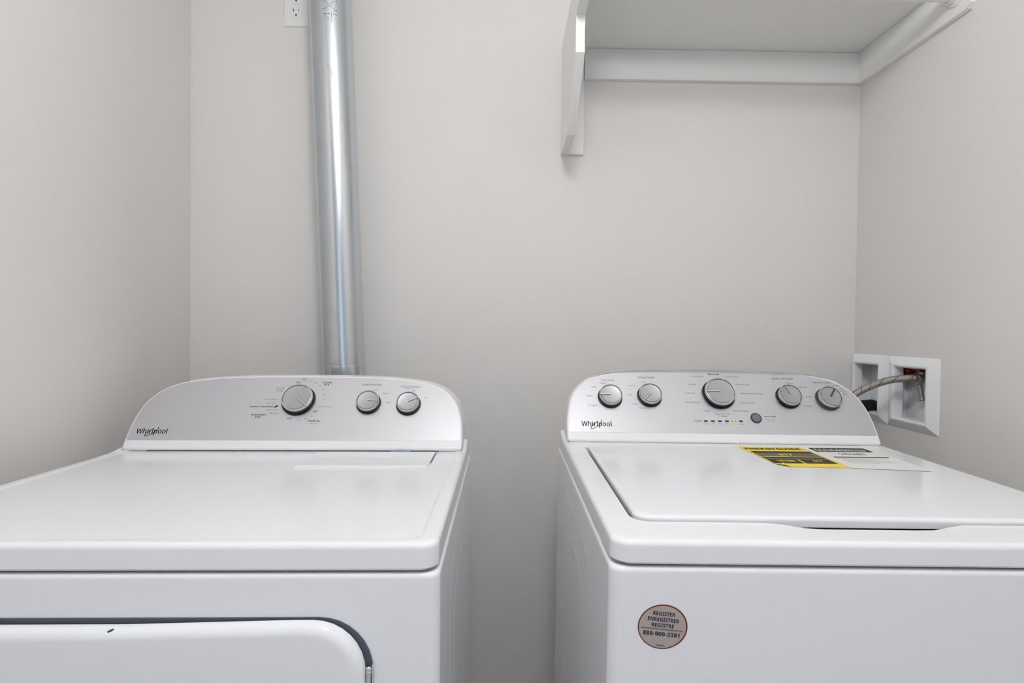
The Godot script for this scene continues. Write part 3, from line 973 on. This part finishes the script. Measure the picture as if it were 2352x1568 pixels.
# ------------------------------------------------------------------ electrical outlet
func build_outlet() -> void:
	var o := thing("wall_outlet", "white duplex electrical outlet on the back wall beside the metal duct", "outlet", Vector3(-0.5972, 2.0148, BACK))
	var s := Shape.new()
	var rings := []
	for e in [[0.0, 0.0], [0.0, 0.002], [0.0012, 0.0038], [0.003, 0.0050], [0.005, 0.0055], [0.012, 0.0056]]:
		rings.append(stand(rrect(-0.0366 + e[0], 0.0366 - e[0], -0.115 + e[0], -e[0], [0.003, 0.003, 0.003, 0.003], 0.0, 4, 4), e[1]))
	s.loft(rings)
	put("cover_plate", s, M.outlet_white, o)
	s = Shape.new()
	s.lathe([[0.0034, 0.0], [0.0034, 0.0012], [0.0022, 0.0018], [0.0002, 0.0019]], Vector3(0.0005, 0.0575, 0.0050), Vector3.BACK, 16)
	put("screw", s, M.outlet_white, o)
	for k in [-1, 1]:
		var c := Vector3(0.0, 0.0575 + 0.0195 * k, 0.0)
		s = Shape.new()
		var rr := []
		for e in [[1.0, 0.004], [1.0, 0.0066], [0.95, 0.0072], [0.7, 0.0073]]:
			var ring := PackedVector3Array()
			for i in 40:
				var a := TAU * i / 40
				ring.append(c + Vector3(0.0174 * cos(a), clampf(0.0174 * sin(a), -0.0143, 0.0143), 0) * e[0] + Vector3(0, 0, e[1]))
			rr.append(ring)
		s.loft(rr)
		var socket := put("receptacle", s, M.outlet_white, o)
		var slots := Shape.new()
		slots.block(c + Vector3(-0.0078, 0.001, 0.0066), c + Vector3(-0.0058, 0.0100, 0.0076), 0.0002)
		slots.block(c + Vector3(0.0052, 0.002, 0.0066), c + Vector3(0.0070, 0.0090, 0.0076), 0.0002)
		slots.lathe([[0.0026, 0.0066], [0.0026, 0.0076]], c + Vector3(0, -0.0070, 0), Vector3.BACK, 14)
		put("slots", slots, M.slot_dark, socket)
		var rim := Shape.new()
		rim.lathe([[0.0180, 0.0054], [0.0180, 0.0060]], c, Vector3.BACK, 40)

# ------------------------------------------------------------------ closet shelf
func extrude_x(s: Shape, prof: PackedVector2Array, x0: float, x1: float, bev := 0.001) -> void:
	# prof is (z, y), extruded along x
	var rings := []
	for e in [[x0, bev], [x0 + bev, 0.0], [x1 - bev, 0.0], [x1, bev]]:
		var ring := PackedVector3Array()
		var c := Vector2.ZERO
		for p in prof: c += p
		c /= prof.size()
		for p in prof:
			var q: Vector2 = p + (c - p).normalized() * e[1]
			ring.append(Vector3(e[0], q.y, q.x))
		rings.append(ring)
	s.loft(rings, false, false)
	# caps of a profile that may be concave
	var tri := Geometry2D.triangulate_polygon(prof)
	for k in range(0, tri.size(), 3):
		for e in [[0, true], [3, false]]:
			var r: PackedVector3Array = rings[e[0]]
			var n := (r[tri[k + 1]] - r[tri[k]]).cross(r[tri[k + 2]] - r[tri[k]])
			if (n.x > 0.0) == e[1]: s.tri(r[tri[k]], r[tri[k + 2]], r[tri[k + 1]])
			else: s.tri(r[tri[k]], r[tri[k + 1]], r[tri[k + 2]])

func build_shelf() -> void:
	var under := 1.9650
	var s := Shape.new()
	s.block(Vector3(0.1505, under, BACK), Vector3(RIGHT, under + 0.019, -1.395), 0.0015)
	var o := thing("closet_shelf", "white painted closet shelf high in the right corner above the washer", "shelf")
	put("shelf_board", s, M.trim_white, o)
	# cleats
	var t := 0.0136
	o = thing("shelf_cleat", "long white cleat along the back wall right under the shelf", "cleat", Vector3.ZERO, "")
	s = Shape.new()
	extrude_x(s, PackedVector2Array([Vector2(BACK, 1.8794), Vector2(BACK + t - 0.004, 1.8794), Vector2(BACK + t - 0.001, 1.8812), Vector2(BACK + t, 1.885), Vector2(BACK + t, under - 0.0006), Vector2(BACK, under - 0.0006)]), 0.2135, RIGHT - t, 0.0004)
	put("cleat_board", s, M.trim_white, o)
	o = thing("shelf_cleat", "shorter white cleat on the right wall that carries the rod end", "cleat", Vector3.ZERO, "")
	s = Shape.new()
	var rings := []
	for e in [[RIGHT, 0.0], [RIGHT - t + 0.003, 0.0], [RIGHT - t + 0.0008, 0.0008], [RIGHT - t, 0.003]]:
		var i: float = e[1]
		rings.append(PackedVector3Array([Vector3(e[0], 1.8776 + i, BACK + 0.0002), Vector3(e[0], 1.8776 + i, -1.2935 - i * 0.5), Vector3(e[0], 1.8870, -1.2835 - i), Vector3(e[0], under - 0.0006, -1.2835 - i), Vector3(e[0], under - 0.0006, BACK + 0.0002)]))
	s.loft(rings)
	put("cleat_board", s, M.trim_white, o)
	# bracket: wall leg, top arm and the gusset between
	o = thing("shelf_bracket", "white wooden bracket with angled gusset under the left end of the shelf", "bracket", Vector3(0.1505, 1.6685, BACK))
	var at := Vector3(-0.1505, -1.6685, -BACK)
	s = Shape.new()
	s.off = at
	s.block(Vector3(0.1506, 1.6690, BACK), Vector3(0.2125, under - 0.003, BACK + 0.010), 0.001)
	put("wall_leg", s, M.trim_white, o)
	s = Shape.new()
	s.off = at
	s.block(Vector3(0.1506, under - 0.012, BACK + 0.0102), Vector3(0.2155, under - 0.0004, -1.300), 0.001)
	put("top_arm", s, M.trim_white, o)
	s = Shape.new()
	s.off = at
	var prof := PackedVector2Array([Vector2(BACK + 0.0001, 1.6685), Vector2(-1.526, 1.6685)])
	prof.append(Vector2(-1.357, 1.7990))
	for k in 4: prof.append(Vector2(-1.357 - 0.004 * sin(PI * (k + 1) / 5.0), lerpf(1.80, 1.8835, (k + 1) / 5.0)))
	prof.append(Vector2(-1.357, 1.8845))
	prof.append(Vector2(-1.300, 1.8855))
	prof.append(Vector2(-1.298, under - 0.0125))
	prof.append(Vector2(BACK + 0.0001, under - 0.0125))
	extrude_x(s, prof, 0.1500, 0.1712, 0.0008)
	put("gusset", s, M.trim_white, o, 25)
	# rod and its wall cup
	o = thing("closet_rod", "round white closet rod running under the front of the shelf", "rod", Vector3(0.5784, 1.9255, -1.325))
	s = Shape.new()
	s.lathe([[0.0155, -0.4072], [0.0165, -0.4062], [0.0165, -0.2], [0.0165, 0.0], [0.0165, 0.2], [0.0165, 0.4045]], Vector3.ZERO, Vector3.RIGHT, 40)
	put("rod_tube", s, M.trim_white, o)
	o = thing("rod_cup", "white round rod cup fixed to the right wall cleat", "rod cup", Vector3(RIGHT - t, 1.9255, -1.325))
	s = Shape.new()
	s.lathe([[0.0265, 0.0], [0.0265, 0.0022], [0.0255, 0.0034], [0.021, 0.0040], [0.020, 0.0052], [0.0195, 0.0155], [0.0178, 0.016], [0.0172, 0.0155], [0.0172, 0.003]], Vector3.ZERO, Vector3.LEFT, 48)
	put("cup_flange", s, M.trim_white, o, 35)

# ------------------------------------------------------------------ washer outlet box in the right wall
func zy(z0: float, z1: float, y0: float, y1: float, x: float) -> PackedVector3Array:
	return PackedVector3Array([Vector3(x, y0, z0), Vector3(x, y0, z1), Vector3(x, y1, z1), Vector3(x, y1, z0)])

func build_supply_box() -> void:
	var o := thing("outlet_box", "white recessed two-bay washer outlet box in the right wall", "outlet box", Vector3(RIGHT, 0.9385, -1.5325))
	var at := Vector3(-RIGHT, -0.9385, 1.5325)
	for cell in [[-1.7010, -1.5437, -1.6820, -1.5765], [-1.5433, -1.3610, -1.5075, -1.3970]]:
		var s := Shape.new()
		s.off = at
		var rings := []
		var o_z0: float = cell[0]
		var o_z1: float = cell[1]
		var i_z0: float = cell[2]
		var i_z1: float = cell[3]
		for e in [[0.0, RIGHT + 0.004], [0.0, RIGHT - 0.0015], [0.06, RIGHT - 0.0024], [0.66, RIGHT - 0.0125], [0.74, RIGHT - 0.0135], [0.86, RIGHT - 0.0130], [0.95, RIGHT - 0.0105], [1.0, RIGHT - 0.006], [1.0, RIGHT + 0.012]]:
			var k: float = e[0]
			rings.append(zy(lerpf(o_z0, i_z0, k), lerpf(o_z1, i_z1, k), lerpf(0.9385, 0.9640, k), lerpf(1.1170, 1.0895, k), e[1]))
		s.loft(rings, false, false, true, false)
		put("bay_frame", s, M.box_white, o, 26)
	var s := Shape.new()
	s.off = at
	var x0 := RIGHT + 0.0005
	var x1 := RIGHT + 0.045
	s.block(Vector3(x1, 0.944, -1.7005), Vector3(x1 + 0.003, 1.111, -1.366), 0.0003)
	s.block(Vector3(x0, 0.944, -1.7005), Vector3(x1, 0.947, -1.366), 0.0003)
	s.block(Vector3(x0, 1.108, -1.7005), Vector3(x1, 1.111, -1.366), 0.0003)
	s.block(Vector3(x0, 0.944, -1.7005), Vector3(x1, 1.111, -1.6975), 0.0003)
	s.block(Vector3(x0, 0.944, -1.369), Vector3(x1, 1.111, -1.366), 0.0003)
	s.block(Vector3(RIGHT + 0.012, 0.944, -1.5450), Vector3(x1, 1.111, -1.5420), 0.0003)
	put("box_shell", s, M.box_white, o)
	s = Shape.new()
	s.off = at
	s.lathe([[0.0215, 0.0], [0.0215, 0.008], [0.0185, 0.009], [0.0180, 0.002]], Vector3(RIGHT + 0.022, 0.947, -1.632), Vector3.UP, 32)
	put("drain_collar", s, M.box_white, o)

	# valve
	o = thing("supply_valve", "nickel water valve with red handles inside the right bay of the outlet box", "valve", Vector3(1.034, 1.0655, -1.467))
	at = Vector3(-1.034, -1.0655, 1.467)
	s = Shape.new()
	s.off = at
	var dir := Vector3(-0.80, 0.0, 0.60)
	s.lathe([[0.0085, 0.0], [0.0105, 0.001], [0.0105, 0.018], [0.0090, 0.020], [0.0078, 0.021], [0.0078, 0.032]], Vector3(1.034, 1.0655, -1.4670), dir, 24)
	s.tube(PackedVector3Array([Vector3(1.032, 1.06, -1.466), Vector3(1.032, 1.10, -1.466)]), 0.008, 16)
	s.tube(PackedVector3Array([Vector3(1.034, 1.0655, -1.467), Vector3(1.0445, 1.0655, -1.467)]), 0.008, 16)
	put("valve_body", s, M.nickel, o, 35)
	s = Shape.new()
	s.off = at
	var nut := []
	for e in [[0.0095, 0.029], [0.0108, 0.030], [0.0108, 0.039], [0.0095, 0.0405]]:
		var ring := PackedVector3Array()
		var side := dir.cross(Vector3.UP).normalized()
		for i in 6:
			var a := TAU * i / 6 + 0.2
			ring.append(Vector3(1.034, 1.0655, -1.4670) + dir * e[1] + (side * cos(a) + Vector3.UP * sin(a)) * e[0])
		nut.append(ring)
	s.loft(nut)
	put("hose_nut", s, M.nickel, o, 20)
	for k in 2:
		s = Shape.new()
		s.off = at
		if k == 0:
			s.block(Vector3(1.018, 1.0800, -1.4720), Vector3(1.038, 1.0905, -1.4550), 0.003)
			s.block(Vector3(1.016, 1.0850, -1.4880), Vector3(1.036, 1.0950, -1.4660), 0.003)
		else:
			s.block(Vector3(1.016, 1.0770, -1.5350), Vector3(1.040, 1.0965, -1.4900), 0.004)
			s.block(Vector3(1.020, 1.066, -1.518), Vector3(1.036, 1.0775, -1.500), 0.003)
		put("handle", s, M.valve_red, o).set_meta("label", "dark red plastic handle")
	s = Shape.new()
	s.off = at
	s.lathe([[0.0092, 0.0], [0.0098, 0.001], [0.0098, 0.005], [0.0080, 0.006], [0.0062, 0.007], [0.0058, 0.040], [0.0075, 0.0415], [0.0082, 0.044], [0.0070, 0.0475], [0.003, 0.0485]], Vector3(1.026, 1.0565, -1.4680), Vector3(0.10, -1.0, 0.14), 24)
	put("drain_stem", s, M.nickel, o, 40)
	s = Shape.new()
	s.off = at
	s.lathe([[0.0075, 0.0], [0.0095, 0.002], [0.0095, 0.010], [0.0075, 0.013]], Vector3(1.030, 1.052, -1.510), Vector3.UP, 20)
	put("second_port", s, M.nickel, o)

	# braided hose to the washer
	o = thing("supply_hose", "braided stainless steel hose arching from the wall valve behind the washer", "hose", Vector3(0.98, 1.0655, -1.45))
	at = -Vector3(0.98, 1.0655, -1.45)
	var pts := [Vector3(1.0040, 1.0656, -1.4455), Vector3(0.990, 1.0664, -1.4435), Vector3(0.9541, 1.0617, -1.457), Vector3(0.9197, 1.0501, -1.466), Vector3(0.8959, 1.0384, -1.471), Vector3(0.8753, 1.0248, -1.476), Vector3(0.8535, 1.0066, -1.481), Vector3(0.815, 0.955, -1.487), Vector3(0.775, 0.86, -1.485), Vector3(0.745, 0.79, -1.455), Vector3(0.735, 0.765, -1.392), Vector3(0.735, 0.765, -1.380)]
	var path := path3(pts, 8)
	s = Shape.new()
	s.off = at
	s.tube(path, 0.0086, 20)
	put("braid", s, M.braided_steel, o, 60)
	s = Shape.new()
	s.off = at
	s.lathe([[0.0088, 0.0], [0.0098, 0.0008], [0.0098, 0.004], [0.0092, 0.005], [0.0092, 0.014], [0.0096, 0.015], [0.0096, 0.017], [0.0087, 0.018]], Vector3(1.0070, 1.0656, -1.4472), Vector3(-0.93, 0.03, 0.22), 24)
	put("ferrule", s, M.nickel, o, 35)
	for k in 9:
		# dark tracer strands that cross the braid on the slant
		s = Shape.new()
		s.off = at
		var i0 := 8 + k * 7
		var arc := PackedVector3Array()
		for i in 11:
			var f := float(i) / 10.0
			var idx := clampf(i0 - 2.5 + 5.0 * f, 0, path.size() - 2)
			var b := int(idx)
			var p := path[b].lerp(path[b + 1], idx - b)
			var d := (path[b + 1] - path[b]).normalized()
			var u := (Vector3.UP - d * d.y).normalized()
			var v := d.cross(u)
			var a := lerpf(-0.1, 2.2, f) + 0.35
			arc.append(p + (u * cos(a - 0.3) - v * sin(a - 0.3)) * 0.0086)
		s.tube(arc, 0.0007, 6)
		put("tracer", s, M.tracer, o)

	# black drain hose dropping into the left bay
	o = thing("drain_hose", "black rubber drain hose hooked into the left bay of the outlet box", "hose", Vector3(1.022, 0.950, -1.632))
	at = -Vector3(1.022, 0.950, -1.632)
	s = Shape.new()
	s.off = at
	s.tube(path3([Vector3(1.022, 0.952, -1.632), Vector3(1.021, 0.966, -1.632), Vector3(1.013, 0.9755, -1.630), Vector3(0.995, 0.9765, -1.624), Vector3(0.955, 0.972, -1.606), Vector3(0.90, 0.945, -1.575), Vector3(0.85, 0.88, -1.54), Vector3(0.80, 0.78, -1.48), Vector3(0.78, 0.72, -1.41), Vector3(0.78, 0.71, -1.380)], 8), 0.0165, 24)
	put("hose_tube", s, M.rubber_black, o)

# ------------------------------------------------------------------ room
func build_room() -> void:
	var t := 0.11
	var s := Shape.new()
	s.block(Vector3(LEFT - t, -t, BACK - t), Vector3(RIGHT + t, 0.0, FRONT + t), 0.0)
	structure("floor", s, M.floor_vinyl)
	s = Shape.new()
	s.block(Vector3(LEFT - t, CEIL, BACK - t), Vector3(RIGHT + t, CEIL + t, FRONT + t), 0.0)
	structure("ceiling", s, M.ceiling_paint)
	s = Shape.new()
	s.block(Vector3(LEFT - t, 0, BACK - t), Vector3(RIGHT + t, CEIL, BACK), 0.0)
	structure("wall_back", s, M.wall_paint)
	s = Shape.new()
	s.block(Vector3(LEFT - t, 0, BACK), Vector3(LEFT, CEIL, FRONT), 0.0)
	structure("wall_left", s, M.wall_paint)
	# right wall, with the hole for the outlet box
	s = Shape.new()
	var h := [-1.7008, -1.3655, 0.9435, 1.1115]
	s.block(Vector3(RIGHT, 0, BACK), Vector3(RIGHT + t, h[2], FRONT), 0.0)
	s.block(Vector3(RIGHT, h[3], BACK), Vector3(RIGHT + t, CEIL, FRONT), 0.0)
	s.block(Vector3(RIGHT, h[2], h[1]), Vector3(RIGHT + t, h[3], FRONT), 0.0)
	s.block(Vector3(RIGHT, h[2], BACK), Vector3(RIGHT + t, h[3], h[0]), 0.0)
	s.block(Vector3(RIGHT + 0.082, h[2], h[0]), Vector3(RIGHT + t, h[3], h[1]), 0.0)
	structure("wall_right", s, M.wall_paint)
	# wall behind the camera with the doorway that lets the daylight in
	s = Shape.new()
	s.block(Vector3(LEFT - t, 0, FRONT), Vector3(DOOR_X0, CEIL, FRONT + t), 0.0)
	s.block(Vector3(DOOR_X1, 0, FRONT), Vector3(RIGHT + t, CEIL, FRONT + t), 0.0)
	s.block(Vector3(DOOR_X0, DOOR_TOP, FRONT), Vector3(DOOR_X1, CEIL, FRONT + t), 0.0)
	structure("wall_front", s, M.wall_paint)
	s = Shape.new()
	for x in [DOOR_X0 - 0.06, DOOR_X1]:
		s.block(Vector3(x, 0, FRONT - 0.015), Vector3(x + 0.06, DOOR_TOP, FRONT), 0.002)
	s.block(Vector3(DOOR_X0 - 0.06, DOOR_TOP, FRONT - 0.015), Vector3(DOOR_X1 + 0.06, DOOR_TOP + 0.06, FRONT), 0.002)
	structure("trim_1", s, M.trim_white)
	for b in [["baseboard_back", Vector3(LEFT, 0, BACK), Vector3(RIGHT, 0.085, BACK + 0.012)], ["baseboard_left", Vector3(LEFT, 0, BACK + 0.012), Vector3(LEFT + 0.012, 0.085, FRONT)], ["baseboard_right", Vector3(RIGHT - 0.012, 0, BACK + 0.012), Vector3(RIGHT, 0.085, FRONT)]]:
		s = Shape.new()
		s.block(b[1], b[2], 0.003)
		structure(b[0], s, M.trim_white)

const DOOR_X0 := -0.2
const DOOR_X1 := 0.8
const DOOR_TOP := 2.1
const LAMP_AT := Vector3(0.05, CEIL, -0.18)

func build_lamp() -> void:
	var o := thing("ceiling_lamp", "white round globe lamp on a short stem under the ceiling", "lamp", LAMP_AT)
	var s := Shape.new()
	s.lathe([[0.065, 0.0], [0.065, -0.018], [0.055, -0.024], [0.012, -0.026], [0.009, -0.03], [0.009, -0.17]], Vector3.ZERO, Vector3.UP, 40)
	put("base", s, M.trim_white, o)
	s = Shape.new()
	s.lathe([[0.012, -0.165], [0.07, -0.168], [0.13, -0.185], [0.165, -0.22], [0.176, -0.26], [0.165, -0.30], [0.13, -0.335], [0.07, -0.352], [0.002, -0.355]], Vector3.ZERO, Vector3.UP, 48)
	put("diffuser", s, M.lamp_glow, o)
	var l := OmniLight3D.new()
	l.name = "lamp_light"
	l.light_size = 0.14
	l.light_color = Color(1.0, 0.995, 0.99)
	l.light_energy = LAMP_POWER
	l.omni_range = 9.0
	l.omni_attenuation = 2.0
	l.shadow_enabled = true
	l.position = Vector3(0, -0.26, 0)
	o.add_child(l, true)

const LAMP_POWER := 0.61
const SKY_POWER := 0.65
const DOOR_POWER := 0.61

func _ready() -> void:
	# camera
	var cam := Camera3D.new()
	cam.name = "camera"
	cam.fov = rad_to_deg(2.0 * atan(784.0 / FOCAL))
	cam.near = 0.02
	cam.far = 60.0
	cam.transform = Transform3D(Basis(Vector3.UP, -0.01083) * Basis(Vector3.RIGHT, -0.01808) * Basis(Vector3.BACK, 0.01241), Vector3(0, EYE, 0))
	cam.current = true
	add_child(cam)
	# sky and exposure
	var env := Environment.new()
	env.background_mode = Environment.BG_SKY
	var sky := Sky.new()
	var sm := ProceduralSkyMaterial.new()
	sm.sky_top_color = Color(0.80, 0.88, 1.0)
	sm.sky_horizon_color = Color(0.90, 0.94, 1.0)
	sm.ground_bottom_color = Color(0.62, 0.63, 0.66)
	sm.ground_horizon_color = Color(0.80, 0.83, 0.88)
	sm.sky_energy_multiplier = SKY_POWER
	sm.ground_energy_multiplier = SKY_POWER
	sky.sky_material = sm
	env.sky = sky
	env.tonemap_mode = Environment.TONE_MAPPER_LINEAR
	env.tonemap_exposure = 1.0
	env.sdfgi_enabled = true
	env.ssao_enabled = true
	env.ssil_enabled = true
	var we := WorldEnvironment.new()
	we.name = "environment"
	we.environment = env
	add_child(we)
	# daylight through the doorway behind the camera
	var day := AreaLight3D.new()
	day.name = "doorway_daylight"
	day.area_size = Vector2(DOOR_X1 - DOOR_X0 - 0.04, DOOR_TOP - 0.04)
	day.light_color = Color(0.83, 0.905, 1.0)
	day.light_energy = DOOR_POWER
	day.area_range = 10.0
	day.area_attenuation = 2.0
	day.shadow_enabled = true
	day.position = Vector3((DOOR_X0 + DOOR_X1) / 2, DOOR_TOP / 2, FRONT + 0.05)
	add_child(day)
	materials()
	build_room()
	build_lamp()
	build_dryer()
	build_washer()
	build_shelf()
	build_duct()
	build_supply_box()
	build_outlet()
	build_sheet()
